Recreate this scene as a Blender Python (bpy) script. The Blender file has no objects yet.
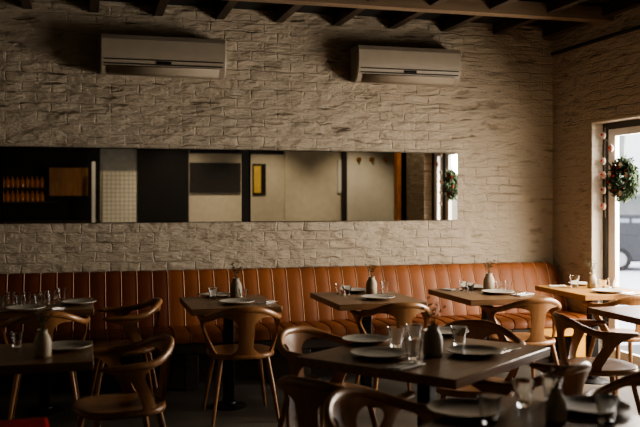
import bpy, bmesh, math, random
from math import sin, cos, pi, radians, tan, atan2, sqrt
from mathutils import Vector, Matrix
random.seed(7)
S = bpy.context.scene
C = S.collection
F_PX, HOR, EYE, YAW = 860.0, 197.0, 1.5, radians(15.3)
cy, sy = cos(YAW), sin(YAW)

def P(px, row, z=0.75):
    """world x, y of the point seen at a pixel, on the horizontal plane z"""
    Z = F_PX * (EYE - z) / (row - HOR)
    X = (px - 320) / F_PX * Z
    return (X * cy + Z * sy, Z * cy - X * sy)

# ------------------------------------------------------------------ materials
def nt(name):
    m = bpy.data.materials.new(name); m.use_nodes = True
    n = m.node_tree.nodes; l = m.node_tree.links
    return m, n, l, n['Principled BSDF']

def plain(name, col, rough=.5, metal=0, spec=.5, trans=0, ior=1.45, emit=None, es=0, coat=0, var=.12, scale=9):
    m, n, l, b = nt(name)
    b.inputs['Roughness'].default_value = rough
    b.inputs['Metallic'].default_value = metal
    b.inputs['Specular IOR Level'].default_value = spec
    b.inputs['Transmission Weight'].default_value = trans
    b.inputs['IOR'].default_value = ior
    b.inputs['Coat Weight'].default_value = coat
    if trans or not var:
        b.inputs['Base Color'].default_value = (*col, 1)
    else:
        tc = n.new('ShaderNodeTexCoord'); no = n.new('ShaderNodeTexNoise'); no.inputs['Scale'].default_value = scale
        no.inputs['Detail'].default_value = 4
        rp = n.new('ShaderNodeValToRGB')
        rp.color_ramp.elements[0].position = .3; rp.color_ramp.elements[1].position = .7
        rp.color_ramp.elements[0].color = (*[c * (1 - var) for c in col], 1)
        rp.color_ramp.elements[1].color = (*[min(1, c * (1 + var)) for c in col], 1)
        l.new(tc.outputs['Object'], no.inputs['Vector']); l.new(no.outputs['Fac'], rp.inputs['Fac'])
        l.new(rp.outputs['Color'], b.inputs['Base Color'])
    if emit:
        b.inputs['Emission Color'].default_value = (*emit, 1); b.inputs['Emission Strength'].default_value = es
    return m

def wood(name, dark, light, rough=.35, scale=(1.2, 22, 22), coat=.15, bump=.1):
    m, n, l, b = nt(name)
    tc = n.new('ShaderNodeTexCoord'); mp = n.new('ShaderNodeMapping'); mp.inputs['Scale'].default_value = scale
    no = n.new('ShaderNodeTexNoise'); no.inputs['Scale'].default_value = 2.2; no.inputs['Detail'].default_value = 6; no.inputs['Distortion'].default_value = .6
    rp = n.new('ShaderNodeValToRGB'); rp.color_ramp.elements[0].position = .32; rp.color_ramp.elements[1].position = .68
    rp.color_ramp.elements[0].color = (*dark, 1); rp.color_ramp.elements[1].color = (*light, 1)
    bp = n.new('ShaderNodeBump'); bp.inputs['Strength'].default_value = bump; bp.inputs['Distance'].default_value = .004
    l.new(tc.outputs['Object'], mp.inputs['Vector']); l.new(mp.outputs['Vector'], no.inputs['Vector'])
    l.new(no.outputs['Fac'], rp.inputs['Fac']); l.new(rp.outputs['Color'], b.inputs['Base Color'])
    l.new(no.outputs['Fac'], bp.inputs['Height']); l.new(bp.outputs['Normal'], b.inputs['Normal'])
    b.inputs['Roughness'].default_value = rough; b.inputs['Coat Weight'].default_value = coat; b.inputs['Coat Roughness'].default_value = .2
    return m

def brick(name, axis, light, dark, strength=1.0):
    """rough painted brickwork; axis = which world axis runs along the wall"""
    m, n, l, b = nt(name)
    g = n.new('ShaderNodeNewGeometry'); sp = n.new('ShaderNodeSeparateXYZ'); cb = n.new('ShaderNodeCombineXYZ')
    l.new(g.outputs['Position'], sp.inputs[0]); l.new(sp.outputs[axis], cb.inputs['X']); l.new(sp.outputs['Z'], cb.inputs['Y'])
    wob = n.new('ShaderNodeTexNoise'); wob.inputs['Scale'].default_value = 6; wob.inputs['Detail'].default_value = 8
    l.new(cb.outputs[0], wob.inputs['Vector'])
    sc = n.new('ShaderNodeVectorMath'); sc.operation = 'SCALE'; sc.inputs['Scale'].default_value = .055
    ad = n.new('ShaderNodeVectorMath'); ad.operation = 'ADD'
    l.new(wob.outputs['Color'], sc.inputs[0]); l.new(sc.outputs[0], ad.inputs[0]); l.new(cb.outputs[0], ad.inputs[1])
    br = n.new('ShaderNodeTexBrick'); br.inputs['Scale'].default_value = 1; br.inputs['Brick Width'].default_value = .235
    br.inputs['Row Height'].default_value = .082; br.inputs['Mortar Size'].default_value = .008; br.inputs['Mortar Smooth'].default_value = .7
    br.inputs['Color1'].default_value = (.75, .75, .75, 1); br.inputs['Color2'].default_value = (1, 1, 1, 1); br.inputs['Mortar'].default_value = (.25, .25, .25, 1)
    l.new(ad.outputs[0], br.inputs['Vector'])
    st = n.new('ShaderNodeMapping'); st.inputs['Scale'].default_value = (4, 10, 1); l.new(cb.outputs[0], st.inputs['Vector'])
    no = n.new('ShaderNodeTexNoise'); no.inputs['Scale'].default_value = 1; no.inputs['Detail'].default_value = 7; no.inputs['Roughness'].default_value = .6
    l.new(st.outputs[0], no.inputs['Vector'])
    big = n.new('ShaderNodeTexNoise'); big.inputs['Scale'].default_value = 1.1; big.inputs['Detail'].default_value = 3; l.new(cb.outputs[0], big.inputs['Vector'])
    sepc = n.new('ShaderNodeSeparateColor'); l.new(br.outputs['Color'], sepc.inputs[0])
    # how much of the joint shows differs over the wall
    mr = n.new('ShaderNodeMapRange'); mr.inputs['From Min'].default_value = .38; mr.inputs['From Max'].default_value = .62
    mr.inputs['To Min'].default_value = .0; mr.inputs['To Max'].default_value = .48; l.new(big.outputs['Fac'], mr.inputs['Value'])
    mu = n.new('ShaderNodeMath'); mu.operation = 'MULTIPLY'; l.new(sepc.outputs[0], mu.inputs[0]); l.new(mr.outputs[0], mu.inputs[1])
    h = n.new('ShaderNodeMath'); h.operation = 'MULTIPLY_ADD'; h.inputs[1].default_value = 2.2; l.new(no.outputs['Fac'], h.inputs[0]); l.new(mu.outputs[0], h.inputs[2])
    ck = n.new('ShaderNodeMapping'); ck.inputs['Scale'].default_value = (2.6, 19, 1); l.new(ad.outputs[0], ck.inputs['Vector'])
    cn = n.new('ShaderNodeTexNoise'); cn.inputs['Scale'].default_value = 1; cn.inputs['Detail'].default_value = 3; l.new(ck.outputs[0], cn.inputs['Vector'])
    cr = n.new('ShaderNodeMapRange'); cr.inputs['From Min'].default_value = .61; cr.inputs['From Max'].default_value = .70; cr.inputs['To Min'].default_value = 0; cr.inputs['To Max'].default_value = .55
    l.new(cn.outputs['Fac'], cr.inputs['Value'])
    zr = n.new('ShaderNodeMapRange'); zr.inputs['From Min'].default_value = 1.3; zr.inputs['From Max'].default_value = 2.1; zr.inputs['To Min'].default_value = .35; zr.inputs['To Max'].default_value = 1
    l.new(sp.outputs['Z'], zr.inputs['Value'])
    cm = n.new('ShaderNodeMath'); cm.operation = 'MULTIPLY'; l.new(cr.outputs[0], cm.inputs[0]); l.new(zr.outputs[0], cm.inputs[1])
    h0 = h; h = n.new('ShaderNodeMath'); h.operation = 'SUBTRACT'; l.new(h0.outputs[0], h.inputs[0]); l.new(cm.outputs[0], h.inputs[1])
    bp = n.new('ShaderNodeBump'); bp.inputs['Strength'].default_value = strength; bp.inputs['Distance'].default_value = .034
    l.new(h.outputs[0], bp.inputs['Height']); l.new(bp.outputs['Normal'], b.inputs['Normal'])
    rp = n.new('ShaderNodeValToRGB'); rp.color_ramp.elements[0].position = .75; rp.color_ramp.elements[1].position = 1.0
    rp.color_ramp.elements[0].color = (*dark, 1); rp.color_ramp.elements[1].color = (*light, 1)
    l.new(h.outputs[0], rp.inputs['Fac']); l.new(rp.outputs['Color'], b.inputs['Base Color'])
    b.inputs['Roughness'].default_value = .75; b.inputs['Specular IOR Level'].default_value = .3
    return m

def leather(name, dark, light):
    m, n, l, b = nt(name)
    tc = n.new('ShaderNodeTexCoord')
    no = n.new('ShaderNodeTexNoise'); no.inputs['Scale'].default_value = 2.3; no.inputs['Detail'].default_value = 5
    fi = n.new('ShaderNodeTexNoise'); fi.inputs['Scale'].default_value = 70; fi.inputs['Detail'].default_value = 3
    rp = n.new('ShaderNodeValToRGB'); rp.color_ramp.elements[0].position = .3; rp.color_ramp.elements[1].position = .7
    rp.color_ramp.elements[0].color = (*dark, 1); rp.color_ramp.elements[1].color = (*light, 1)
    bp = n.new('ShaderNodeBump'); bp.inputs['Strength'].default_value = .15; bp.inputs['Distance'].default_value = .003
    l.new(tc.outputs['Object'], no.inputs['Vector']); l.new(tc.outputs['Object'], fi.inputs['Vector'])
    l.new(no.outputs['Fac'], rp.inputs['Fac']); l.new(rp.outputs['Color'], b.inputs['Base Color'])
    l.new(fi.outputs['Fac'], bp.inputs['Height']); l.new(bp.outputs['Normal'], b.inputs['Normal'])
    b.inputs['Roughness'].default_value = .5; b.inputs['Specular IOR Level'].default_value = .32
    return m

M = {}
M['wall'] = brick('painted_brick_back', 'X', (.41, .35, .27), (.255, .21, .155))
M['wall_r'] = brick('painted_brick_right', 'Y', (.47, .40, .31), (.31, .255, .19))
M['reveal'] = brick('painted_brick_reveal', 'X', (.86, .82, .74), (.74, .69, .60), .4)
M['cream'] = plain('cream_plaster', (.74, .68, .56), .8, var=.06)
M['cream_panel'] = plain('white_panel', (.88, .85, .76), .7, var=.04)
M['ceiling'] = plain('black_ceiling', (.012, .011, .010), .9)
M['joist'] = wood('ceiling_joist_wood', (.03, .02, .013), (.07, .045, .028), .6, (3, .6, 3), 0)
M['beam'] = wood('pale_beam_wood', (.16, .11, .07), (.24, .17, .11), .6, (.6, 6, 6), 0)
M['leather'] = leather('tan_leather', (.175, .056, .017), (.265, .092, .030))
M['leather_dark'] = leather('oxblood_leather', (.085, .023, .009), (.145, .041, .016))  # bench leather darkened to paint the shade at the left
M['piping_dark'] = plain('oxblood_seam_piping', (.45, .26, .19), .3, spec=.8)  # paler than the leather to paint seam highlights, dimmed for the shaded stretch
M['piping'] = plain('leather_seam_piping', (.70, .46, .31), .3, spec=.8)  # seam ridges, coloured pale to paint the highlight along them
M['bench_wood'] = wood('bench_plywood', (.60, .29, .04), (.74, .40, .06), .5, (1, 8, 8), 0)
M['shadow_wood'] = wood('bench_dark_plinth', (.03, .02, .012), (.05, .03, .02), .6)  # dark wood; on bench rail and legs the tone paints shade under the seat
M['oak'] = wood('brown_oak', (.235, .110, .042), (.36, .178, .070), .34, (9, 9, 1.5), .2, .05)
M['table'] = wood('dark_table_wood', (.125, .064, .028), (.23, .125, .056), .36, (1.2, 16, 16), .08, .1)
M['honey'] = wood('honey_table_wood', (.34, .17, .05), (.48, .26, .085), .38, (1.2, 16, 16), .05, .1)  # table wood made golden to paint sunlight on the window table
M['steel'] = plain('black_steel', (.012, .012, .013), .42, .3)
M['plate'] = plain('stone_glazed_plate', (.50, .47, .41), .3, var=.06)
M['plate_rim'] = plain('plate_dark_rim', (.12, .09, .06), .4)
M['darkplate'] = plain('dark_glazed_plate', (.10, .085, .07), .28, var=.2)
M['glass'] = plain('clear_glass', (.97, .98, .97), .015, trans=1, ior=1.45)
M['vase'] = plain('sand_ceramic', (.36, .30, .22), .55, var=.2, scale=25)
M['vase_dark'] = plain('dark_ceramic', (.26, .225, .17), .5, var=.25, scale=25)
M['sprig'] = plain('dried_green_sprig', (.06, .075, .035), .7, var=.4, scale=60)
M['linen'] = plain('white_linen', (.68, .65, .60), .9, var=.05, scale=40)
M['cutlery'] = plain('brushed_cutlery', (.55, .53, .5), .25, 1, var=0)
M['floor'] = None
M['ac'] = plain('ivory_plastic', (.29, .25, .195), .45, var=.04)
M['ac_dark'] = plain('dark_plastic_gap', (.03, .028, .025), .5)
M['mirror'] = plain('mirror_silver', (.90, .90, .87), .012, 1, var=0)
M['black'] = plain('black_lacquer', (.010, .009, .008), .4)
M['frame_dark'] = plain('anthracite_frame', (.035, .032, .03), .4)
M['frame_white'] = plain('white_painted_frame', (.82, .81, .79), .4, var=.03)
M['yellow'] = plain('ochre_print', (.80, .55, .14), .6)
M['gold'] = plain('brass', (.75, .42, .10), .25, 1, var=0)
M['orange'] = plain('orange_paint', (.85, .33, .03), .5)
M['red'] = plain('red_vinyl', (.50, .014, .018), .4)
M['tile'] = None
M['amber'] = plain('amber_glass_bottle', (.38, .13, .02), .15, var=.3, emit=(.9, .32, .04), es=.02)  # faint glow put into the bottles, which are no lamps
M['green_leaf'] = plain('fir_green', (.045, .085, .035), .7, var=.5, scale=40)
M['pine_dark'] = plain('fir_dark', (.03, .05, .028), .7, var=.4, scale=40)
M['berry'] = plain('red_berry', (.55, .02, .015), .3)
M['white_petal'] = plain('white_petal', (.85, .80, .72), .6)
M['pink'] = plain('pink_white_felt', (.80, .58, .50), .8)
M['car'] = plain('grey_car_paint', (.055, .056, .06), .6, 0, .2)
M['tyre'] = plain('tyre_rubber', (.018, .018, .018), .8)
M['hub'] = plain('alloy_wheel', (.45, .45, .46), .35, .8)
M['car_glass'] = plain('car_window', (.25, .28, .3), .1)
M['snow'] = plain('pale_pavement', (.80, .81, .83), .9, var=.04)
M['facade'] = plain('white_render', (.80, .79, .76), .9, var=.03)
M['facade_dark'] = plain('shop_shadow', (.25, .25, .24), .6)  # dark grey of shopfront, windows and one rear panel
M['awning'] = plain('olive_awning', (.30, .33, .24), .8)

def floor_mat():
    m, n, l, b = nt('worn_concrete_floor')
    tc = n.new('ShaderNodeTexCoord')
    a = n.new('ShaderNodeTexNoise'); a.inputs['Scale'].default_value = 1.6; a.inputs['Detail'].default_value = 8; a.inputs['Roughness'].default_value = .65
    l.new(tc.outputs['Object'], a.inputs['Vector'])
    rp = n.new('ShaderNodeValToRGB'); rp.color_ramp.elements[0].position = .3; rp.color_ramp.elements[1].position = .72
    rp.color_ramp.elements[0].color = (.05, .043, .035, 1); rp.color_ramp.elements[1].color = (.20, .18, .15, 1)
    l.new(a.outputs['Fac'], rp.inputs['Fac']); l.new(rp.outputs['Color'], b.inputs['Base Color'])
    rr = n.new('ShaderNodeMapRange'); rr.inputs['To Min'].default_value = .3; rr.inputs['To Max'].default_value = .6
    l.new(a.outputs['Fac'], rr.inputs['Value']); l.new(rr.outputs[0], b.inputs['Roughness'])
    return m
M['floor'] = floor_mat()

def tile_mat():
    m, n, l, b = nt('white_square_tiles')
    g = n.new('ShaderNodeNewGeometry'); sp = n.new('ShaderNodeSeparateXYZ'); cb = n.new('ShaderNodeCombineXYZ')
    l.new(g.outputs['Position'], sp.inputs[0]); l.new(sp.outputs['X'], cb.inputs['X']); l.new(sp.outputs['Z'], cb.inputs['Y'])
    br = n.new('ShaderNodeTexBrick'); br.offset = 0; br.inputs['Scale'].default_value = 1; br.inputs['Brick Width'].default_value = .075; br.inputs['Row Height'].default_value = .075
    br.inputs['Mortar Size'].default_value = .006; br.inputs['Color1'].default_value = (.80, .76, .66, 1); br.inputs['Color2'].default_value = (.74, .70, .61, 1); br.inputs['Mortar'].default_value = (.42, .39, .33, 1)
    l.new(cb.outputs[0], br.inputs['Vector']); l.new(br.outputs['Color'], b.inputs['Base Color']); b.inputs['Roughness'].default_value = .25
    return m
M['tile'] = tile_mat()

# ------------------------------------------------------------------ mesh helpers
def BM(): return bmesh.new()

def obj(name, bm, mat, parent=None, smooth=True, bevel=0, sub=0, mats=None, auto=35):
    bmesh.ops.recalc_face_normals(bm, faces=bm.faces)
    me = bpy.data.meshes.new(name); bm.to_mesh(me); bm.free()
    for x in (mats or [mat]): me.materials.append(x)
    o = bpy.data.objects.new(name, me); C.objects.link(o)
    if parent is not None: o.parent = parent
    if smooth:
        me.shade_smooth()
        if auto:
            me.set_sharp_from_angle(angle=radians(auto))
    if bevel:
        b = o.modifiers.new('bevel', 'BEVEL'); b.width = bevel; b.segments = 2; b.limit_method = 'ANGLE'; b.angle_limit = radians(40)
    if sub:
        s = o.modifiers.new('sub', 'SUBSURF'); s.levels = sub; s.render_levels = sub
    return o

def box(bm, x0, x1, y0, y1, z0, z1, mi=0, rot=None):
    vs = [bm.verts.new((x, y, z)) for z in (z0, z1) for y in (y0, y1) for x in (x0, x1)]
    if rot is not None:
        for v in vs: v.co = rot @ v.co
    for f in ((0, 2, 3, 1), (4, 5, 7, 6), (0, 1, 5, 4), (2, 6, 7, 3), (0, 4, 6, 2), (1, 3, 7, 5)):
        fc = bm.faces.new([vs[i] for i in f]); fc.material_index = mi
    return vs

def grid(bm, pts, mi=0, closed_u=False, closed_v=False):
    """pts[i][j] -> quads"""
    vs = [[bm.verts.new(p) for p in r] for r in pts]
    nu, nv = len(vs), len(vs[0])
    for i in range(nu if closed_u else nu - 1):
        for j in range(nv if closed_v else nv - 1):
            f = bm.faces.new((vs[i][j], vs[(i + 1) % nu][j], vs[(i + 1) % nu][(j + 1) % nv], vs[i][(j + 1) % nv])); f.material_index = mi
    return vs

def tube(bm, path, radii, seg=10, cap=True, mi=0, flat=None, up=Vector((0, 0, 1))):
    """sweep an ellipse along a path. radii: per point r, or (side, up) pair"""
    path = [Vector(p) for p in path]; n = len(path); rings = []
    for i, p in enumerate(path):
        t = (path[min(i + 1, n - 1)] - path[max(i - 1, 0)]).normalized()
        u = up if abs(t.dot(up)) < .95 else Vector((0, 1, 0))
        s = t.cross(u).normalized(); w = s.cross(t).normalized()
        r = radii[i] if isinstance(radii, (list,)) else radii
        ra, rb = r if isinstance(r, tuple) else (r, r)
        rings.append([p + s * (ra * cos(2 * pi * k / seg)) + w * (rb * sin(2 * pi * k / seg)) for k in range(seg)])
    vs = grid(bm, rings, mi, closed_v=True)
    if cap:
        for r in (vs[0], vs[-1]):
            f = bm.faces.new(r); f.material_index = mi
    return vs

def lathe(bm, prof, seg=24, cx=0, cy_=0, z0=0, mi=0, facet=0):
    """prof: list of (r,z); poles when r==0"""
    rings = []
    for r, z in prof:
        if r < 1e-6: rings.append([bm.verts.new((cx, cy_, z0 + z))])
        else:
            rings.append([bm.verts.new((cx + r * (1 + facet * (k % 2)) * cos(2 * pi * k / seg), cy_ + r * (1 + facet * (k % 2)) * sin(2 * pi * k / seg), z0 + z)) for k in range(seg)])
    for a, b in zip(rings, rings[1:]):
        for k in range(seg):
            q = [a[k % len(a)], a[(k + 1) % len(a)], b[(k + 1) % len(b)], b[k % len(b)]]
            u = []
            for v in q:
                if v not in u: u.append(v)
            if len(u) >= 3:
                f = bm.faces.new(u); f.material_index = mi
    return rings

def tag(o, label=None, cat=None, group=None, kind=None):
    if label: o['label'] = label
    if cat: o['category'] = cat
    if group: o['group'] = group
    if kind: o['kind'] = kind
    return o

def empty(name, loc=(0, 0, 0), rz=0):
    o = bpy.data.objects.new(name, None); C.objects.link(o); o.location = loc; o.rotation_euler = (0, 0, rz); o.empty_display_size = .1
    return o

def dup(root, loc, rz=0, label=None, group=None, scale=None):
    r = root.copy(); C.objects.link(r); r.location = loc; r.rotation_euler = (0, 0, rz)
    if label: r['label'] = label
    if group: r['group'] = group
    if scale: r.scale = scale
    for ch in list(root.children):
        c = ch.copy(); C.objects.link(c); c.parent = r
        for g in list(ch.children):
            d = g.copy(); C.objects.link(d); d.parent = c
    return r

def struct(name, bm, mat, parent=None, **k):
    o = obj(name, bm, mat, parent, smooth=k.pop('smooth', False), **k); o['kind'] = 'structure'; return o

# ------------------------------------------------------------------ room shell
WX, WY, CZ = 4.31, 7.33, 3.12        # right wall, back wall, ceiling
XL, YR, XR2 = -4.2, -1.0, 6.3        # left wall, wall behind the camera, wider part of the room
b = BM(); box(b, XL - .2, XR2 + .2, YR - .2, WY + .25, -.12, 0); struct('floor', b, M['floor'])
b = BM(); box(b, XL - .2, XR2 + .2, YR - .2, WY + .25, CZ, CZ + .1); struct('ceiling', b, M['ceiling'])
b = BM(); box(b, XL - .2, WX + .2, WY, WY + .25, 0, CZ); struct('wall_back', b, M['wall'])
b = BM(); box(b, XL - .2, XL, YR - .2, WY, 0, CZ); struct('wall_left', b, M['cream'])
# right wall with the glazed opening y 4.55..6.69, up to z 2.16
OY0, OY1, OZ = 4.05, 6.69, 2.16
b = BM()
box(b, WX, WX + .22, OY1, WY, 0, CZ); box(b, WX, WX + .22, 3.2, OY0, 0, CZ); box(b, WX, WX + .22, OY0, OY1, OZ, CZ)
struct('wall_right', b, M['wall_r'])
b = BM(); box(b, WX + .004, WX + .215, OY1 - .012, OY1 - .001, 0, OZ); box(b, WX + .004, WX + .215, OY0, OY1 - .012, OZ - .012, OZ - .001)
struct('trim_1', b, M['reveal'])
b = BM(); box(b, WX, XR2, 3.2, 3.4, 0, CZ); box(b, XR2, XR2 + .2, YR - .2, 3.4, 0, CZ)
struct('wall_side', b, M['cream'])

def mx(px, L): return L * tan(YAW + math.atan((px - 320) / F_PX))   # x on a plane L metres from the eye, wall-parallel
# wall behind the camera (seen in the mirrors): plaster with openings faced by panels
b = BM(); box(b, XL - .2, XR2 + .2, YR - .2, YR, 0, CZ); struct('wall_front', b, M['cream'])

# joists and a pale cross beam under the ceiling
joists = []
for k in range(16):
    x = -3.6 + k * .52
    b = BM(); box(b, x, x + .07, 4.4, WY - .002, CZ - .10, CZ + .01)
    struct('trim_%d' % (10 + k), b, M['joist'])
b = BM(); box(b, XL, WX, 6.35, 6.47, CZ - .13, CZ - .015); struct('trim_2', b, M['beam'])
# conduit along the right wall
b = BM(); tube(b, [(WX - .025, 3.3, 2.86), (WX - .025, WY - .03, 2.86)], .016, 10)
o = obj('wall_mounted_conduit', b, M['steel']); tag(o, 'thin dark conduit pipe running along right brick wall below ceiling', 'pipe')

# ------------------------------------------------------------------ glazed door in the right wall
gx = WX + .11
b = BM()
box(b, gx, gx + .05, OY1 - .09, OY1 - .012, 0, OZ - .012); box(b, gx, gx + .05, OY0, OY1 - .09, OZ - .07, OZ - .012); box(b, gx, gx + .05, OY0, OY0 + .07, 0, OZ - .07)
win = struct('window_1', b, M['frame_dark'])
b = BM()
y0, y1, z0, z1, t = OY0 + .07, OY1 - .09, .02, OZ - .07, .10
LEAVES = ((y0, 4.40), (4.48, 5.54), (5.54, y1))
b2 = BM(); box(b2, gx, gx + .05, 4.40, 4.48, 0, OZ - .07); struct('window_post', b2, M['frame_dark'], win)
for a, c in LEAVES:
    box(b, gx + .005, gx + .045, a, a + t, z0, z1); box(b, gx + .005, gx + .045, c - t, c, z0, z1)
    box(b, gx + .005, gx + .045, a + t, c - t, z0, z0 + .16); box(b, gx + .005, gx + .045, a + t, c - t, z1 - .06, z1)
struct('window_frame', b, M['frame_white'], win)
m, n, l, bs = nt('window_glass')
tr = n.new('ShaderNodeBsdfTransparent'); gl = n.new('ShaderNodeBsdfGlossy'); gl.inputs['Roughness'].default_value = .01
mix = n.new("ShaderNodeMixShader")
mix.inputs[0].default_value = .04
l.new(tr.outputs[0], mix.inputs[1]); l.new(gl.outputs[0], mix.inputs[2]); l.new(mix.outputs[0], n['Material Output'].inputs['Surface'])
M['pane'] = m
for a, c in LEAVES:
    b = BM(); box(b, gx + .022, gx + .028, a + t, c - t, z0 + .16, z1 - .06)
    struct('window_pane', b, M['pane'], win)

# ------------------------------------------------------------------ street outside
b = BM(); box(b, WX + .22, 40, 3.4, 60, -1.05, -.94); struct('pavement', b, M['snow'])
# white shop building across the street
bd = empty('street_building', (19, 34, -.94)); tag(bd, 'white rendered building across the street seen through the glazed door', 'building')
b = BM(); box(b, -9, 14, 0, 4, 0, 9); obj('facade', b, M['facade'], bd, smooth=False)
for k in range(7):
    b = BM(); box(b, -8.4 + k * 2.9, -7.0 + k * 2.9, -.05, .05, 3.6, 5.6); obj('window', b, M['facade_dark'], bd, smooth=False)
b = BM(); box(b, -9, 14, -.06, .02, .2, 2.5); obj('shopfront', b, M['facade_dark'], bd, smooth=False)
b = BM()
v = [b.verts.new(p) for p in ((-9, 0, 3.35), (14, 0, 3.35), (14, -1.4, 2.75), (-9, -1.4, 2.75), (14, -1.4, 2.55), (-9, -1.4, 2.55))]
b.faces.new(v[:4]); b.faces.new((v[3], v[2], v[4], v[5])); obj('awning', b, M['awning'], bd, smooth=False)

def wheel(par, x, y, z, r=.38, w=.24, axis='y', name='wheel'):
    b = BM()
    prof = [(r * .62, -w / 2), (r * .93, -w / 2), (r, -w * .36), (r, w * .36), (r * .93, w / 2), (r * .62, w / 2)]
    lathe(b, prof, 28)
    b2 = BM(); lathe(b2, [(0, -w * .3), (r * .25, -w * .36), (r * .3, -w * .2), (r * .55, -w * .2), (r * .64, -w * .48), (r * .64, w * .4), (0, w * .4)], 20)
    R = Matrix.Rotation(pi / 2, 4, 'X') if axis == 'y' else Matrix.Rotation(pi / 2, 4, 'Y')
    bmesh.ops.transform(b, matrix=Matrix.Translation((x, y, z)) @ R, verts=b.verts)
    bmesh.ops.transform(b2, matrix=Matrix.Translation((x, y, z)) @ R, verts=b2.verts)
    o = obj(name, b, M['tyre'], par); obj('hub_cap', b2, M['hub'], o)
    return o
cx_, cyy = P(660, 270, -.94)
car = empty('car', (cx_, cyy, -.94), radians(-37)); tag(car, 'dark grey boxy off-road car parked in the street beyond the glazed door', 'car')
b = BM(); box(b, -2.0, 2.0, -.88, .88, .30, 1.18); obj('body', b, M['car'], car, bevel=.08)
b = BM()
vs = box(b, -1.95, .75, -.82, .82, 1.12, 1.85)
for v in vs:
    if v.co.z > 1.5: v.co.y *= .88; v.co.x = v.co.x * .95 - .05
obj('cabin', b, M['car'], car, bevel=.06)
for x0_, x1_ in ((-1.8, -.95), (-.85, -.1), (0.0, .6)):
    b = BM(); vs = box(b, x0_, x1_, -.80, -.78, 1.25, 1.72)
    for v in vs:
        if v.co.z > 1.5: v.co.y += .06
    obj('side_window', b, M['car_glass'], car, smooth=False)
b = BM(); vs = box(b, -1.99, -1.97, -.62, .62, 1.25, 1.7); obj('rear_window', b, M['car_glass'], car, smooth=False)
for x in (-1.25, 1.25):
    for y in (-.8, .8): wheel(car, x, y, .38)
wheel(car, -2.1, .05, 1.0, .36, .22, 'x', 'spare_wheel')
b = BM(); box(b, -2.12, -1.95, -.85, .85, .45, .62); obj('bumper', b, M['tyre'], car, bevel=.03)

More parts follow.
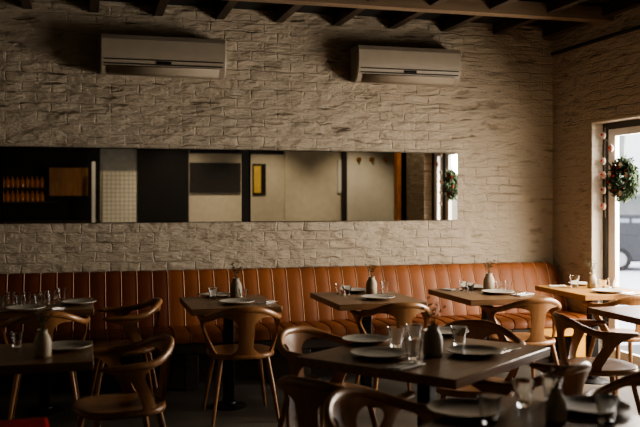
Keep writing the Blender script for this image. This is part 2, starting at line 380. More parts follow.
# ------------------------------------------------------------------ banquette
def sstep(a, b_, x):
    t = min(1, max(0, (x - a) / (b_ - a))); return t * t * (3 - 2 * t)
PITCH = .125
def chan(BX0, BX1):
    xs = []
    x = BX1
    while x > BX0:
        for f, d, mi in ((0, -.002, 1), (.035, .0045, 1), (.07, -.002, 0), (.16, .0012, 0), (.5, .0028, 0), (.84, .0012, 0), (.96, -.001, 0)):
            xs.append((x - f * PITCH, d, mi))
        x -= PITCH
    xs.append((x, 0, 1))
    return xs
def make_bench(BX0, BX1, OX, LE, PI_, lab):
    bench = empty('banquette_bench', (OX, 6.9, 0)); tag(bench, lab, 'bench', 'channel-tufted banquette benches')
    OFF = Vector((OX, 6.9, 0))
    cols = chan(BX0, BX1)
    # backrest profile: (y, z, normal y, normal z)
    prof = [(7.035, .40, -.95, .3), (7.045, .46, -.97, .25), (7.085, .58, -.95, .3), (7.135, .72, -.95, .3), (7.175, .82, -.93, .35), (7.198, .862, -.7, .7), (7.225, .885, -.2, 1), (7.26, .888, .0, 1), (7.30, .87, .5, .8), (7.318, .80, 1, 0), (7.32, .30, 1, 0)]
    b = BM(); pts = []
    for x, d, mi in cols:
        e = max(0, (x - (BX1 - .11)) / .11); zt = 1 - sqrt(max(0, 1 - e * e)) if e > 0 and BX1 > 4 else 0
        row = []
        for k, (y, z, ny, nz) in enumerate(prof):
            dd = d if k < 9 else 0
            zz = z - zt * .14 * (1 if z > .6 else 0)
            row.append(Vector((x, y + ny * dd, zz + nz * dd)) - OFF)
        pts.append(row)
    vs = [[b.verts.new(p) for p in r] for r in pts]
    for i in range(len(vs) - 1):
        mi = 1 if (cols[i][2] == 1 and cols[i + 1][2] == 1) or (cols[i][2] == 1 and cols[i][1] == .0045) else 0
        for j in range(len(prof) - 1):
            f = b.faces.new((vs[i][j], vs[i + 1][j], vs[i + 1][j + 1], vs[i][j + 1])); f.material_index = mi if j < 7 else 0
    b.faces.new(vs[0]); b.faces.new(vs[-1])
    obj('backrest', b, None, bench, mats=[LE, PI_], auto=50)
    sp = [(7.14, .40, 0, 1), (7.10, .446, 0, 1), (6.98, .452, 0, 1), (6.85, .456, 0, 1), (6.70, .452, -.2, 1), (6.655, .44, -.7, .7), (6.635, .41, -1, .1), (6.64, .375, -.8, -.4), (6.67, .365, 0, -1), (7.14, .365, 0, -1)]
    b = BM(); pts = []
    for x, d, mi in cols:
        pts.append([Vector((x, y + ny * d, z + nz * d)) - OFF for (y, z, ny, nz) in sp])
    vs = [[b.verts.new(p) for p in r] for r in pts]
    for i in range(len(vs) - 1):
        mi = 1 if cols[i][2] == 1 else 0
        for j in range(len(sp) - 1):
            f = b.faces.new((vs[i][j], vs[i + 1][j], vs[i + 1][j + 1], vs[i][j + 1])); f.material_index = mi if 0 < j < 7 else 0
    b.faces.new(vs[0]); b.faces.new(vs[-1])
    obj('seat_cushion', b, None, bench, mats=[LE, LE], auto=50)
    b = BM(); box(b, BX0 - OX, min(BX1, 3.7) - OX, 6.67 - 6.9, 6.71 - 6.9, .285, .366); obj('front_rail', b, M['shadow_wood'], bench, bevel=.004)  # rail colour darkened for shade; only its end keeps the bright wood
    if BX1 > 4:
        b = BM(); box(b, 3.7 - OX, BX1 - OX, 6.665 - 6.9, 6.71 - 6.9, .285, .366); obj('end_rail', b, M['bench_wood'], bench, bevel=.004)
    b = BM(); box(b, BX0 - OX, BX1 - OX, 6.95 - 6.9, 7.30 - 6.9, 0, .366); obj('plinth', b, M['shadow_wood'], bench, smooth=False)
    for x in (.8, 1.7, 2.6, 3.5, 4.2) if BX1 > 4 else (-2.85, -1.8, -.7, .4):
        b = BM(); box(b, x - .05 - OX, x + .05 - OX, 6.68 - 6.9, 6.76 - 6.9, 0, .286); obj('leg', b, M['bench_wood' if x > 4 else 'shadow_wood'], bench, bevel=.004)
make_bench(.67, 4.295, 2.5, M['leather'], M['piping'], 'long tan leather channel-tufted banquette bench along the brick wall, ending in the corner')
make_bench(-2.95, .665, -1.1, M['leather_dark'], M['piping_dark'], 'dark red leather channel-tufted banquette bench at the left of the brick wall')  # same bench carried on, split off to hold the painted shade

# ------------------------------------------------------------------ mirrors
for k, (x0, x1, lab) in enumerate(((1.378, 3.310, 'long frameless wall mirror nearest the window, reflecting pale panels'),
                                   (-.63, 1.300, 'middle frameless wall mirror reflecting the dark bar and white tiles'),
                                   (-2.64, -.705, 'long frameless wall mirror at the far left end of the brick wall'))):
    t = empty('wall_mirror', ((x0 + x1) / 2, WY, 1.29)); tag(t, lab, 'mirror', 'wall mirrors over the bench'); w = (x1 - x0) / 2
    b = BM(); box(b, -w, w, -.026, -.022, 0, .61); obj('mirror_glass', b, M['mirror'], t, smooth=False)
    b = BM(); box(b, -w - .004, w + .004, -.022, -.001, -.004, .614); obj('backing', b, M['black'], t, smooth=False)
b = BM(); box(b, 1.304, 1.374, WY - .02, WY - .001, 1.286, 1.904); box(b, -.701, -.634, WY - .02, WY - .001, 1.286, 1.904)
struct('trim_3', b, M['black'])

# ------------------------------------------------------------------ air conditioners
def make_ac(x0, x1, zb, label):
    t = empty('wall_mounted_air_conditioner', ((x0 + x1) / 2, WY, zb)); tag(t, label, 'air conditioner', 'wall air conditioners'); w = (x1 - x0) / 2
    pr = [(0, .02), (-.10, .0), (-.155, .015), (-.20, .055), (-.222, .11), (-.228, .2), (-.222, .28), (-.20, .318), (0, .325)]
    b = BM()
    xs = [-w, -w + .012, w - .012, w]; sc = [.965, 1, 1, .965]
    pts = [[(x, y * s, .16 + (z - .16) * s) for (y, z) in pr] for x, s in zip(xs, sc)]
    vs = grid(b, pts); b.faces.new(vs[0]); b.faces.new(vs[-1]); obj('casing', b, M['ac'], t, auto=25)
    b = BM(); vs = box(b, -w + .05, w - .05, -.210, -.196, .030, .032)
    b.clear()
    grid(b, [[(x, y, z) for (y, z) in ((-.128, .005), (-.165, .018), (-.209, .058), (-.215, .064))] for x in (-w + .06, 0, w - .06)])
    o = obj('louver', b, M['ac'], t); o.location = (0, -.004, -.002)
    sd = o.modifiers.new('s', 'SOLIDIFY'); sd.thickness = .006
    for zz, yy in ((.083, -.2165), (.118, -.2245)):
        b = BM(); box(b, -w + .03, w - .03, yy - .003, yy + .012, zz - .004, zz + .004); obj('panel_gap', b, M['ac_dark'], t, smooth=False)
    b = BM(); box(b, -.055, .055, -.2275, -.215, .090, .108); obj('display', b, M['black'], t, smooth=False)
make_ac(2.283, 3.262, 2.505, 'ivory wall air conditioner high above the mirror that shows pale panels')
make_ac(.118, 1.14, 2.495, 'ivory wall air conditioner high above the mirror that shows the dark bar')

# ------------------------------------------------------------------ dining chair
def smooth01(t): t = min(1, max(0, t)); return t * t * (3 - 2 * t)
def rim_pt(s):
    """s in [-1,1]: horseshoe rail; back at s=0"""
    a = abs(s) * 132
    sg = 1 if s >= 0 else -1
    if a <= 90:
        x = .268 * sin(radians(a)); y = -.25 * cos(radians(a))
    else:
        k = (a - 90) / 42; x = .268 - .022 * k * k; y = .17 * k
    z = .755 - .076 * smooth01((a - 10) / 66) - .006 * max(0, (a - 90) / 42)
    return Vector((sg * x, y, z))
def shell_pt(phi, k, off=0):
    """conical shell under the rail: phi degrees from the back, k 0 at the seat .. 1 at the rail"""
    p = rim_pt(max(-1, min(1, phi / 132))); r = .80 + .20 * k ** .8
    q = Vector((p.x, p.y, 0)); u = q.normalized()
    q = q * r + u * off
    return Vector((q.x, q.y, .425 + (p.z - .010 - .425) * k))
def shell_band(centre, half, nz=22, nf=17, th=.007):
    """a bent plywood band of the shell; centre(k), half(k) in degrees"""
    b = BM(); outer, inner = [], []
    for i in range(nz):
        k = i / (nz - 1); c, w = centre(k), half(k)
        ph = [c + w * (-1 + 2 * j / (nf - 1)) for j in range(nf)]
        outer.append([shell_pt(p, k, th) for p in ph]); inner.append([shell_pt(p, k, -th) for p in ph])
    vo = grid(b, outer); vi = grid(b, inner)
    for i in range(nz - 1):
        for j in (0, nf - 1): b.faces.new((vo[i][j], vo[i + 1][j], vi[i + 1][j], vi[i][j]))
    for j in range(nf - 1):
        for i in (0, nz - 1): b.faces.new((vo[i][j], vo[i][j + 1], vi[i][j + 1], vi[i][j]))
    return b
def make_chair(label, group):
    t = empty('dining_chair'); tag(t, label, 'chair', group)
    # seat: rounded, slightly dished
    b = BM(); N = 36; rings = []
    def outline(a, s):
        c_, s_ = cos(a), sin(a); e = .80
        return (.232 * s * math.copysign(abs(c_) ** e, c_), .01 + .228 * s * math.copysign(abs(s_) ** e, s_))
    for s, z in ((.93, .418), (.985, .424), (1.0, .437), (.985, .450), (.93, .455), (.7, .447), (.4, .440)):
        rings.append([(*outline(2 * pi * k / N, s), z) for k in range(N)])
    vs = grid(b, rings, closed_v=True); b.faces.new(vs[0]); b.faces.new(vs[-1]); obj('seat', b, M['oak'], t, auto=60)
    # arm rail
    b = BM(); n = 45; path = [rim_pt(-1 + 2 * i / (n - 1)) for i in range(n)]; rad = []
    for i in range(n):
        a = abs(-1 + 2 * i / (n - 1)); e = min(1, (1 - a) / .05)
        e = sqrt(max(.0, 1 - (1 - e) ** 2)) * .9 + .1
        rad.append(((.017 + .006 * smooth01((a - .5) / .4)) * e, (.021 - .006 * smooth01((a - .4) / .5)) * e))
    tube(b, path, rad, 14); obj('arm_rail', b, M['oak'], t, auto=70)
    # back splat, waisted, flaring into the rail above and into the side struts below
    b = shell_band(lambda k: 0, lambda k: 12.5 + 36 * max(0, 1 - k / .26) ** 2.2 + 40 * max(0, (k - .66) / .34) ** 2.6)
    obj('backrest', b, M['oak'], t, auto=50)
    for sg in (-1, 1):
        b = shell_band(lambda k: sg * (61 + 35 * k ** 1.15), lambda k: 8.6 + 9 * max(0, 1 - k / .22) ** 2 + 22 * max(0, (k - .70) / .30) ** 2.4, nf=11)
        obj('strut', b, M['oak'], t, auto=50)
    for sx, sy_ in ((-1, -1), (1, -1), (-1, 1), (1, 1)):
        b = BM(); tube(b, [(sx * .155, sy_ * .15, .43), (sx * .185, sy_ * .185, .25), (sx * .222, sy_ * .228, 0)], [.0175, .016, .0105], 12)
        obj('leg', b, M['oak'], t)
    return t
A37 = radians(37); U = Vector((cos(A37), sin(A37))); V = Vector((-sin(A37), cos(A37)))
def rzF(f): return atan2(f[1], f[0]) - pi / 2
chairs = [
    ((1.03, 5.84), (0, 1), 'brown oak chair with open curved back, tucked at the table with the dark plant bottle', 1),
    ((2.12, 5.79), (0, 1), 'brown oak chair tucked at the wall table under the right end of the mirror', 1),
    ((3.15, 5.79), (0, 1), 'brown oak chair tucked at small wall table left of the window table', 1),
    ((4.0, 5.76), (0, 1), 'oak chair tucked under the lit wood table beside glazed door', 1),
    ((-.25, 5.96), (0, 1), 'dark oak chair with its rail against the rear left table crowded with glasses', 1),
    ((.27, 6.24), (-1, -.05), 'dark oak chair standing between rear left table and the next wall table', 1),
    ((.18, 4.50), (-.97, -.2), 'dark reddish oak chair at the right corner of the front left table', 1),
    ((1.27, 4.48), tuple(-V), 'oak chair behind the large central table, facing the camera, left of the plates', 2),
    ((1.05, 3.49), tuple(U), 'oak chair tucked sideways at near left edge of the large central table', 2),
    ((2.11, 4.44), (-.44, -.9), 'oak chair behind the right corner of the large central table, round rail visible', 2),
    ((1.96, 3.54), (-.45, .89), 'oak chair at near right edge of the large central table, seen from behind', 2),
    ((1.09, 2.91), tuple(-V), 'blurred oak chair in front of the central table, facing the nearest table', 3),
    ((2.17, 2.92), tuple(-U), 'blurred oak chair at the right of the nearest table, only an arm showing', 3),
    ((3.10, 4.75), (.97, -.2), 'grey-lit oak chair facing right toward the dark table at right frame edge', 4),
]
GR = {1: 'oak chairs at the wall tables', 2: 'oak chairs round the central table', 3: 'oak chairs at the nearest table', 4: 'oak chairs by the door'}
proto = make_chair(chairs[0][2], GR[1]); proto.location = (*chairs[0][0], 0); proto.rotation_euler = (0, 0, rzF(chairs[0][1]))
for (loc, f, lab, g) in chairs[1:]:
    dup(proto, (*loc, 0), rzF(f), lab, GR[g])

# ------------------------------------------------------------------ tables
TH = .75
def make_table(cx, cy2, w, d, rz, label, group, kind='round', mat='table'):
    t = empty('dining_table', (cx, cy2, 0), rz); tag(t, label, 'table', group)
    b = BM(); box(b, -w / 2, w / 2, -d / 2, d / 2, TH - .042, TH); obj('tabletop', b, M[mat], t, bevel=.004)
    b = BM(); box(b, -.035, .035, -.035, .035, .03, TH - .05); obj('column', b, M['steel'], t, bevel=.006)
    b = BM(); box(b, -.03, .03, -d * .36, d * .36, TH - .06, TH - .042); box(b, -w * .36, w * .36, -.03, .03, TH - .061, TH - .0425); obj('top_bracket', b, M['steel'], t, smooth=False)
    b = BM()
    lathe(b, [(0, 0), (.13, 0), (.132, .008), (.12, .016), (.06, .028), (.055, .04), (0, .04)], 32); obj('base_plate', b, M['steel'], t)
    return t
G = 'small wood tables along the bench'
make_table(.995, 6.12, .62, .74, 0, 'small dark wood table with dark plant bottle, in front of bench', G)
make_table(2.035, 6.13, .66, .80, 0, 'small dark wood table at the bench under the right end of the long mirror', G)
make_table(3.03, 6.13, .66, .80, 0, 'small wood table at the bench with beige vase, left of window table', G)
make_table(3.99, 6.17, .62, .76, 0, 'warm honey-coloured wood table in the corner beside the glazed door', G, mat='honey')
make_table(-.27, 6.31, .66, .70, 0, 'dark wood table at rear left crowded with glasses', G)
make_table(-.46, 4.36, 1.0, .60, 0, 'dark wood table at front left carrying one vase and one plate', 'front tables')
N0 = Vector((1.467, 3.253)); ctr = N0 + U * .485 + V * .425
make_table(ctr.x, ctr.y, .97, .85, A37, 'large square wood table set at an angle in the middle of the room', 'front tables')
K0 = Vector((1.518, 2.98)); ctr2 = K0 - U * .45 - V * .45
make_table(ctr2.x, ctr2.y, .9, .9, A37, 'blurred wood table nearest the camera at the bottom of the view', 'front tables')
make_table(3.72, 4.86, .84, .6, 0, 'dark table at the right frame edge in front of glazed door', 'front tables')

# ------------------------------------------------------------------ tableware
def proto_plate(mat, rim=None, r=.125):
    b = BM(); lathe(b, [(0, .004), (r * .55, .003), (r * .58, 0), (r * .64, 0), (r * .8, .008), (r, .017), (r * 1.0, .021), (r * .97, .021), (r * .78, .012), (r * .62, .008), (0, .008)], 40)
    return b
def place(o, xy, z=TH, rz=0): o.location = (xy[0], xy[1], z + .0008); o.rotation_euler = (0, 0, rz)
plate_me, dark_me = None, None
def plate(xy, label, dark=False, r=.125, group='plates'):
    global plate_me, dark_me
    src = dark_me if dark else plate_me
    if src is None:
        o = obj('plate', proto_plate(None), M['darkplate' if dark else 'plate'], auto=50)
        if dark: dark_me = o
        else: plate_me = o
    else:
        o = src.copy(); C.objects.link(o)
    place(o, xy); o.scale = (r / .125, r / .125, 1)
    return tag(o, label, 'plate', group)
gl_src = None
def tumbler(xy, label, s=1.0, group='clear tumblers', z=TH):
    global gl_src
    if gl_src is None:
        b = BM(); lathe(b, [(0, 0), (.024, 0), (.0255, .004), (.029, .04), (.039, .085), (.040, .09), (.0385, .09), (.0365, .085), (.0265, .04), (.0235, .014), (0, .012)], 20, facet=.05)
        o = obj('tumbler', b, M['glass'], auto=60); gl_src = o
    else:
        o = gl_src.copy(); C.objects.link(o)
    place(o, xy, z, random.random()); s *= .88; o.scale = (s, s, s)
    return tag(o, label, 'glass', group)
def vase(xy, label, mat='vase', s=1.0, plant=1):
    t = empty('bud_vase', (xy[0], xy[1], TH + .0008), random.random() * 6); tag(t, label, 'vase', 'bud vases on the tables')
    b = BM(); lathe(b, [(0, 0), (.032, 0), (.036, .006), (.0375, .05), (.0365, .085), (.030, .112), (.022, .128), (.020, .140), (.023, .150), (.019, .150), (.016, .138), (.016, .10), (0, .095)], 26)
    bmesh.ops.scale(b, vec=(s * 1.1, s * 1.1, s * .86), verts=b.verts); obj('body', b, M[mat], t, auto=60)
    if plant:
        b = BM()
        for k in range(6):
            a = k * 1.05 + .3; lean = .25 + .35 * random.random(); L = (.06 + .045 * random.random()) * s
            p = [Vector((.004 * cos(a), .004 * sin(a), .10 * s))]
            for q in range(1, 5): p.append(p[0] + Vector((cos(a) * lean * L * q / 4 * q / 4, sin(a) * lean * L * q / 4 * q / 4, L * q / 4 + .03 * s)))
            tube(b, p, [.0015, .0015, .0013, .001, .0007], 5)
            for q in range(2, 5):
                for side in (-1, 1):
                    c = p[q]; d = Vector((cos(a + side * 1.1), sin(a + side * 1.1), .5)) * .02 * s; e = Vector((-d.y, d.x, 0)) * .35
                    vv = [b.verts.new(x) for x in (c, c + d * .5 + e, c + d, c + d * .5 - e)]; b.faces.new(vv)
        obj('sprig', b, M['sprig'], t)
    return t
fork_src = knife_src = nap_src = None
def napkin(xy, rz, label, w=.09, l=.2):
    b = BM(); n = 8
    pts = [[(w * (i / n - .5), l * (j / n - .5), .004 + .003 * sin(i * 1.9 + j * .7) * (1 if 0 < i < n else .3)) for j in range(n + 1)] for i in range(n + 1)]
    grid(b, pts); o = obj('napkin', b, M['linen'])
    sd = o.modifiers.new('s', 'SOLIDIFY'); sd.thickness = .004
    place(o, xy, TH + .002, rz); return tag(o, label, 'napkin', 'white napkins')
def fork(xy, rz, label, z=TH):
    global fork_src
    if fork_src is None:
        b = BM(); tube(b, [(0, -.095, .005), (0, -.02, .004), (0, .02, .006)], [(.006, .0018), (.0035, .0018), (.0035, .0018)], 8)
        box(b, -.011, .011, .018, .045, .004, .0065)
        for k in range(4): box(b, -.011 + k * .0064, -.011 + k * .0064 + .0028, .044, .095, .0045, .0065)
        fork_src = o = obj('fork', b, M['cutlery'])
    else: o = fork_src.copy(); C.objects.link(o)
    place(o, xy, z, rz); return tag(o, label, 'fork', 'forks')
def knife(xy, rz, label, z=TH):
    global knife_src
    if knife_src is None:
        b = BM(); tube(b, [(0, -.105, .005), (0, -.06, .005), (0, .0, .005)], [(.0065, .003), (.006, .003), (.005, .0028)], 8)
        vs = [b.verts.new(p) for p in ((-.006, 0, .003), (.007, 0, .003), (.009, .07, .003), (0, .11, .003), (-.006, .1, .003))]
        f = b.faces.new(vs); r = bmesh.ops.extrude_face_region(b, geom=[f]); bmesh.ops.translate(b, vec=(0, 0, .002), verts=[v for v in r['geom'] if isinstance(v, bmesh.types.BMVert)])
        knife_src = o = obj('knife', b, M['cutlery'])
    else: o = knife_src.copy(); C.objects.link(o)
    place(o, xy, z, rz); return tag(o, label, 'knife', 'knives')

def setting_cutlery(px, row, rz, where, nap=True):
    x, y = P(px, row)
    c, s_ = cos(rz), sin(rz)
    zz = TH + (.009 if nap else 0)
    if nap: napkin((x, y), rz, 'folded white napkin under a fork and knife ' + where)
    fork((x - .018 * c, y - .018 * s_), rz, 'steel fork lying ' + ('on the napkin ' if nap else '') + where, zz)
    knife((x + .018 * c, y + .018 * s_), rz, 'steel knife lying ' + ('on the napkin ' if nap else '') + where, zz)

# wall table 1 (dark plant bottle)
T1 = 'on the wall table with the dark bottle'
vase(P(236, 297), 'dark ceramic bottle with a bushy green sprig on wall table behind nearest-left chairs', 'vase_dark', 1.1)
tumbler(P(243.5, 299.5), 'clear tumbler right of the dark bottle vase', 1.0)
tumbler(P(213, 299), 'clear tumbler standing left of the dark bottle, by the white napkin', 1.1)
napkin(P(207, 295), .9, 'crumpled white napkin at far left of the dark bottle table', .1, .13)
plate(P(217, 296.5), 'plate at the bench side of the dark bottle table', r=.11)
plate(P(237, 303.5), 'pale plate at the chair side of the dark bottle table')
setting_cutlery(265, 303, -1.0, 'at right edge of the dark bottle table', False)
# wall table 2
vase(P(371.5, 294), 'beige ceramic bud vase with sprig on wall table under the mirror right end', 'vase', 1.05)
tumbler(P(339, 294), 'clear tumbler at left edge of the wall table under the mirror end', .95)
tumbler(P(347, 296), 'clear tumbler beside the leftmost one on the wall table under the mirror end', .95)
tumbler(P(385, 293), 'clear tumbler right of the beige vase on the wall table under the mirror end', 1.1)
plate(P(355, 292), 'plate at the bench side of the wall table under the mirror end', r=.115)
plate(P(378, 299), 'plate at the chair side of the wall table under the mirror end, below its vase')
# wall table 3
vase(P(489, 291), 'beige ceramic vase with grey-green sprig on wall table beside the window table', 'vase', 1.1)
tumbler(P(462.5, 291), 'clear tumbler left of the vase on the wall table beside the window table', 1.0)
tumbler(P(470, 293), 'second clear tumbler left of that vase, nearer to it', .95)
tumbler(P(499.5, 291), 'clear tumbler just right of the vase on the wall table beside the window table', .95)
tumbler(P(508, 290), 'clear tumbler farther right of that vase, next to the plate', .95)
plate(P(474, 288.6), 'plate at the bench side of the wall table beside the window table', r=.115)
plate(P(498, 293.6), 'plate at the chair side of the wall table beside the window table')
setting_cutlery(522, 295, -1.05, 'on the wall table beside the window table')
napkin(P(448, 290), .6, 'flat white napkin at left corner of the wall table beside the window table', .07, .1)
# window table
vase(P(592, 288), 'stubby brown vase with thin sprig on the sunlit window table', 'vase', .95)
tumbler(P(574.5, 287.5), 'wide clear tumbler at left of the sunlit window table', 1.25)
tumbler(P(603, 289), 'clear tumbler right of the vase on the sunlit window table', .95)
tumbler(P(612, 288), 'clear tumbler nearest the glazed door on the sunlit window table', .95)
plate(P(582, 285.3), 'plate at the bench side of the sunlit window table', r=.11)
plate(P(608, 292.5), 'pale plate at the chair side of the sunlit window table')
napkin(P(557, 286.5), 1.1, 'crumpled white napkin at left corner of the sunlit window table', .1, .14)
setting_cutlery(630, 294, -1.05, 'at right end of the sunlit window table')
# rear left table
for k, (px, row, s) in enumerate(((1, 307.5, 1.0), (11, 304, 1.05), (19, 307.5, 1.0), (27, 303.5, 1.0), (38, 306.5, 1.0), (42, 302, .95))):
    tumbler(P(px, row), 'clear tumbler in the cluster at the left of the rear left table', s, 'clear tumblers clustered on rear left table')
tumbler(P(52, 304), 'tall clear tumbler left of the pair by the plate on rear left table', 1.15)
tumbler(P(62, 300.5), 'tall clear tumbler beside the plate edge on rear left table', 1.15)
plate(P(79, 304), 'pale plate at right end of the rear left table', r=.12)
plate(P(26, 310), 'pale plate at near edge of the rear left table', r=.125)
setting_cutlery(50, 310, -.9, 'at the near edge of the rear left table', False)
# front left table
vase(P(42.5, 357), 'cream ceramic bottle with dark twigs on the front left table', 'vase', 1.0)
plate(P(66, 349), 'pale plate on the front left table', r=.125)
tumbler(P(17, 347), 'clear tumbler half hidden behind the cream bottle on front left table', .95)
# central table
vase(P(433, 356), 'dark grey bottle vase with sprig in the middle of the central table', 'vase_dark', 1.12)
plate(P(366, 342), 'plate at far left of the central table, nearest the bench', False, .125)
plate(P(379, 356), 'pale plate at near left of the central table', r=.135)
plate(P(446, 334), 'pale plate at the back of the central table behind the tumbler', r=.125)
plate(P(474, 354), 'dark plate at the right of the central table', True, .135)
tumbler(P(396, 347), 'clear tumbler left of centre on the central table, between the plates', 1.25)
tumbler(P(413.5, 360), 'tall clear tumbler beside the grey bottle, in front, on the central table', 1.25)
tumbler(P(414, 344), 'clear tumbler behind the tall one on the central table', 1.25)
tumbler(P(459, 346), 'clear tumbler right of the grey bottle, beside the dark plate', 1.22)
setting_cutlery(404, 367, -1.0, 'at the near edge of the central table')
setting_cutlery(507, 351, -1.0, 'right of the dark plate on the central table', False)
# nearest table
vase(P(556, 422), 'sand-coloured bottle vase on the blurred nearest table', 'vase', .85)
plate(P(466, 413), 'dark plate at left of the blurred nearest table', True, .135)
plate(P(592, 410), 'dark plate at far right of the blurred nearest table', True, .13)
for px, row, lab in ((489, 424, 'blurred tumbler at front left of nearest table'), (523, 406, 'blurred tumbler at back corner of nearest table'),
                     (552, 401, 'blurred tumbler just right of the back corner one on nearest table'), (607, 424, 'blurred tumbler at right end of nearest table')):
    tumbler(P(px, row), lab, 1.15)
# red stool
st = empty('red_stool', (-.36, 4.05, 0), .08); tag(st, 'red padded stool pushed under the front left table, corner showing at bottom left', 'stool')
b = BM(); box(b, -.21, .21, -.2, .2, .40, .465); obj('seat', b, M['red'], st, bevel=.02)
b = BM(); box(b, -.19, .19, -.18, .18, .37, .40); obj('seat_frame', b, M['shadow_wood'], st, smooth=False)
for sx in (-1, 1):
    for s2 in (-1, 1):
        b = BM(); tube(b, [(sx * .16, s2 * .12, .38), (sx * .19, s2 * .11, 0)], [.016, .012], 10); obj('leg', b, M['shadow_wood'], st)

# ------------------------------------------------------------------ wreath and garland on the glazed door
wy, wz = 6.33, 1.65
wr = empty('christmas_wreath', (gx - .03, wy, wz)); tag(wr, 'green fir wreath with white flowers and red berries on the glazed door', 'wreath')
def needles(bm, n, R, r, size, seed):
    rnd = random.Random(seed)
    for k in range(n):
        a = rnd.random() * 2 * pi; t2 = rnd.random() * 2 * pi; q = r * sqrt(rnd.random())
        c = Vector((q * sin(t2) * .8, (R + q * cos(t2)) * cos(a), (R + q * cos(t2)) * sin(a)))
        d = Vector((rnd.uniform(-.7, .3), -sin(a) + rnd.uniform(-.9, .9), cos(a) + rnd.uniform(-.9, .9))).normalized() * size * rnd.uniform(.6, 1.3)
        e = d.cross(Vector((rnd.uniform(-1, 1), rnd.uniform(-1, 1), rnd.uniform(-1, 1)))).normalized() * size * .14
        bm.faces.new([bm.verts.new(x) for x in (c, c + d * .5 + e, c + d, c + d * .5 - e)])
b = BM(); tube(b, [(0, .125 * cos(a * pi / 16), .125 * sin(a * pi / 16)) for a in range(33)], .022, 8, cap=False); obj('ring', b, M['pine_dark'], wr)
b = BM(); needles(b, 1700, .118, .06, .05, 3); obj('fir_needles', b, M['green_leaf'], wr, smooth=False)
b = BM(); needles(b, 900, .118, .062, .055, 8); obj('dark_needles', b, M['pine_dark'], wr, smooth=False)
for k in range(16):
    a = random.random() * 2 * pi; q = .125 + random.uniform(-.035, .035)
    b = BM(); bmesh.ops.create_icosphere(b, subdivisions=2, radius=random.uniform(.009, .014)); bmesh.ops.translate(b, vec=(-.045, q * cos(a), q * sin(a)), verts=b.verts); obj('berry', b, M['berry'], wr)
for a in (-.5, .4, 1.9, 2.9, 4.4):
    b = BM()
    for p in range(6):
        t2 = p * pi / 3; c = Vector((-.05, .125 * cos(a), .125 * sin(a)))
        d = Vector((-.012, cos(t2) * .03, sin(t2) * .03)); e = Vector((0, -sin(t2), cos(t2))) * .012
        b.faces.new([b.verts.new(x) for x in (c, c + d * .55 + e, c + d, c + d * .55 - e)])
    obj('flower', b, M['white_petal'], wr, smooth=False)
b = BM(); tube(b, [(0, 0, .14), (.01, 0, .30), (.028, 0, OZ - .075 - wz)], .003, 6); obj('hanger', b, M['linen'], wr)

ga = empty('ornament_garland', (gx - .012, OY1 - .085, .0)); tag(ga, 'string of pink and white felt ornaments hanging down the dark door frame', 'garland')
b = BM(); tube(b, [(-.012, 0, OZ - .05), (-.012, .004, 1.8), (-.012, -.002, 1.32)], .002, 6); obj('cord', b, M['linen'], ga)
for k, (z, dy) in enumerate(((2.04, 0), (1.92, -.11), (1.815, .0), (1.695, 0), (1.56, .0), (1.42, 0))):
    b = BM(); bmesh.ops.create_uvsphere(b, u_segments=16, v_segments=10, radius=.034)
    for v in b.verts:
        v.co.x *= .45; v.co.z *= (1.05 if v.co.z < 0 else .9)
    bmesh.ops.translate(b, vec=(-.03, dy, z), verts=b.verts); o = obj('ornament', b, M['pink'] if k % 2 else M['white_petal'], ga)
    b = BM(); bmesh.ops.create_icosphere(b, subdivisions=2, radius=.012); bmesh.ops.translate(b, vec=(-.045, dy, z + .004), verts=b.verts); obj('red_centre', b, M['berry'], o)
    if dy: 
        b = BM(); tube(b, [(-.02, dy, z + .03), (-.012, 0, z + .09)], .002, 6); obj('thread', b, M['linen'], o)

dup(ga, (gx - .012, 4.44, 0), 0, 'second ornament garland on the dark door post nearer the viewer, seen in the mirror')
dup(wr, (gx - .03, 4.75, wz), 0, 'second fir wreath on the nearer glazed door leaf, seen in the mirror')

# ------------------------------------------------------------------ behind the camera: what the mirrors show
L2 = 2 * WY - YR
def zrow(row, px, L): 
    Z = L / (cy - (px - 320) / F_PX * sy); return EYE + (HOR - row) * Z / F_PX
bar = empty('back_bar', (-.9, YR, 0)); tag(bar, 'black back bar with lit shelves behind the viewer, seen in the mirror', 'bar cabinet')
x0, x1 = XL + .3, mx(100, L2)
b = BM(); box(b, x0 + .9, x1 + .9, .0, .05, .0, 2.9); obj('back_panel', b, M['black'], bar, smooth=False)
for z in (1.42, 1.66): 
    b = BM(); box(b, x0 + .9, x1 + .9 - .7, .05, .28, z - .02, z); obj('shelf', b, M['shadow_wood'], bar, smooth=False)
b = BM(); box(b, x0 + .9, x1 + .9, .05, .5, .0, 1.10); obj('counter', b, M['shadow_wood'], bar, smooth=False)
b = BM(); box(b, mx(50, L2) + .9, mx(88, L2) + .9, .05, .30, 1.52, 2.0); obj('cupboard', b, M['oak'], bar, smooth=False)
b = BM(); box(b, mx(91.5, L2) + .9, mx(95, L2) + .9, .5, .54, 1.0, 2.1); obj('post', b, M['cream_panel'], bar, smooth=False)
b0 = None
for k in range(18):
    lower = k < 9
    px = 3 + (k if lower else k - 9) * 4.9
    loc = (mx(px, L2 - .15), YR + .16, 1.422 if lower else 1.662)
    if b0 is None:
        b = BM(); lathe(b, [(0, 0), (.034, 0), (.036, .01), (.036, .12), (.014, .16), (.013, .19), (0, .19)], 14); b0 = o = obj('liquor_bottle', b, M['amber'])
    else: o = b0.copy(); C.objects.link(o)
    o.location = loc; tag(o, 'amber liquor bottle on the back bar shelves seen in mirror', 'bottle', 'amber bottles on the back bar')
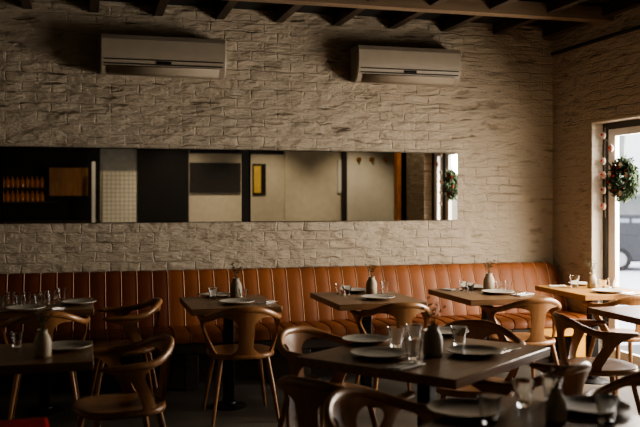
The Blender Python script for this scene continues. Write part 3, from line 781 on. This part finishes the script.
def panel(name, pa, pb, ra, rb, mat, kind=None, d=.03, label=None, cat=None, dd=0):
    xa, xb = mx(pa, L2), mx(pb, L2); pm = (pa + pb) / 2
    za, zb = zrow(rb, pm, L2), zrow(ra, pm, L2)
    b = BM(); box(b, xa, xb, YR + .001 + dd, YR + d + dd, max(0.02, za), min(zb, CZ - .02)); o = obj(name, b, M[mat], smooth=False)
    if kind: o['kind'] = kind
    else: tag(o, label, cat)
    return o
panel('wall_tiles', 102, 136, 171, 300, 'tile', 'structure')
panel('wall_recess', 100, 137, 100, 171, 'facade_dark', 'structure', .02)
panel('wall_dark', 137, 188, 90, 300, 'black', 'structure', .05)
panel('trim_4', 189, 240, 163, 193, 'frame_dark', 'structure', .04)
panel('trim_5', 189, 283, 90, 154, 'black', 'structure', .02)
panel('framed_picture', 252, 265, 164, 195, 'black', None, .03, 'small black framed picture on the cream wall behind the viewer', 'picture')
panel('trim_6', 253, 260, 166, 193, 'yellow', 'structure', .035)
panel('wall_beige', 284, 336, 80, 330, 'cream', 'structure', .03)
panel('trim_7', 336.5, 340, 160, 193, 'frame_white', 'structure', .04)
panel('trim_8', 340.5, 345, 80, 330, 'frame_dark', 'structure', .06)
panel('wall_panel', 345.5, 392, 100, 330, 'cream_panel', 'structure', .05)
for px in (357, 370, 383.5):
    x = mx(px, L2); z = zrow(160, px, L2)
    t = empty('coat_hook', (x, YR + .05, z)); tag(t, 'brass coat hook on the pale panel behind the viewer', 'hook', 'brass coat hooks')
    b = BM(); lathe(b, [(0, 0), (.05, 0), (.045, .02), (0, .022)], 16); bmesh.ops.rotate(b, matrix=Matrix.Rotation(-pi / 2, 3, 'X'), verts=b.verts); obj('plate', b, M['gold'], t)
    b = BM(); tube(b, [(0, .02, 0), (0, .08, -.02), (0, .10, .04)], .016, 8); obj('peg', b, M['gold'], t)
b = BM(); box(b, WX - .06, WX + .02, 3.08, 3.19, 0, CZ); struct('pillar', b, M['orange'])

# ------------------------------------------------------------------ light
def area(name, loc, rot, sx, sy_, energy, col, spread=180):
    L = bpy.data.lights.new(name, 'AREA'); L.shape = 'RECTANGLE'; L.size = sx; L.size_y = sy_; L.energy = energy; L.color = col
    L.spread = radians(spread)
    o = bpy.data.objects.new(name, L); C.objects.link(o); o.location = loc; o.rotation_euler = rot; return o
# daylight entering by the glazed door (faces -x)
area('door_daylight', (WX + .50, 5.45, 1.35), (0, radians(66), 0), 1.7, 2.2, 400, (1, .875, .725), 168)
# soft fill lamp added at the right of the room; no window stands there
area('street_front_daylight', (5.9, 1.2, 1.7), (radians(90), 0, radians(68)), 2.6, 1.8, 16, (1, .86, .68))
def downlight(x, y, e, tx=0, ty=0):
    t = empty('ceiling_downlight', (x, y, CZ)); tag(t, 'round recessed ceiling downlight behind the viewer', 'lamp', 'ceiling downlights')
    b = BM(); lathe(b, [(.055, 0), (.055, -.012), (.042, -.012), (.04, -.002), (0, -.002)], 20); obj('trim_ring', b, M['frame_white'], t)
    L = bpy.data.lights.new('downlight_beam', 'SPOT'); L.energy = e; L.spot_size = radians(80); L.spot_blend = .8; L.color = (1, .80, .55); L.shadow_soft_size = .05
    o = bpy.data.objects.new('downlight_beam', L); C.objects.link(o); o.location = (x, y, CZ - .05); o.rotation_euler = (tx, ty, 0)
for x in (1.6, 3.2, 4.9): downlight(x, .35, 95, radians(-25))
downlight(.6, .3, 36, radians(-25))
downlight(3.9, 3.95, 26, radians(-16), radians(-14))  # lamp added out of view to brighten the orange pillar
def spotlight(x, y, tgt, e):
    t = empty('ceiling_spotlight', (x, y, CZ)); tag(t, 'small black ceiling spotlight out of view, aimed at the corner wall', 'lamp')
    b = BM(); tube(b, [(0, 0, 0), (0, 0, -.10)], .012, 8); obj('stem', b, M['steel'], t)
    d = (Vector(tgt) - Vector((x, y, CZ - .12))).normalized(); q = d.to_track_quat('-Z', 'Y')
    b = BM(); lathe(b, [(0, .06), (.03, .06), (.042, -.06), (.036, -.06), (.026, .03), (0, .03)], 20)
    o = obj('shade', b, M['steel'], t); o.location = (0, 0, -.12); o.rotation_euler = q.to_euler()
    L = bpy.data.lights.new('spot_beam', 'SPOT'); L.energy = e; L.spot_size = radians(46); L.spot_blend = 1; L.color = (1, .84, .64); L.shadow_soft_size = .03
    lo = bpy.data.objects.new('spot_beam', L); C.objects.link(lo); lo.location = Vector((x, y, CZ - .12)) + d * .02; lo.rotation_euler = q.to_euler()
spotlight(3.3, 2.2, (4.15, 7.33, 1.15), 130)  # lamp added out of view, no known fixture; lifts the dark corner
w = bpy.data.worlds.new('sky'); S.world = w; w.use_nodes = True
bg = w.node_tree.nodes['Background']; bg.inputs['Color'].default_value = (.86, .92, 1, 1); bg.inputs['Strength'].default_value = 5.5

# ------------------------------------------------------------------ camera
cd = bpy.data.cameras.new('camera'); cam = bpy.data.objects.new('camera', cd); C.objects.link(cam); S.camera = cam
cam.location = (0, 0, EYE); cam.rotation_euler = (radians(90), 0, -YAW)
cd.sensor_width = 36; cd.lens = 36 * F_PX / 640; cd.shift_y = -(213.5 - HOR) / 640; cd.clip_start = .05; cd.clip_end = 200
cd.dof.use_dof = True; cd.dof.focus_distance = 6.4; cd.dof.aperture_fstop = 2.0
S.view_settings.view_transform = 'AgX'; S.view_settings.look = 'AgX - Medium High Contrast'; S.view_settings.exposure = -.25
S.cycles.use_denoising = True
S.cycles.max_bounces = 8; S.cycles.caustics_reflective = False; S.cycles.caustics_refractive = False
S.cycles.sample_clamp_indirect = 4
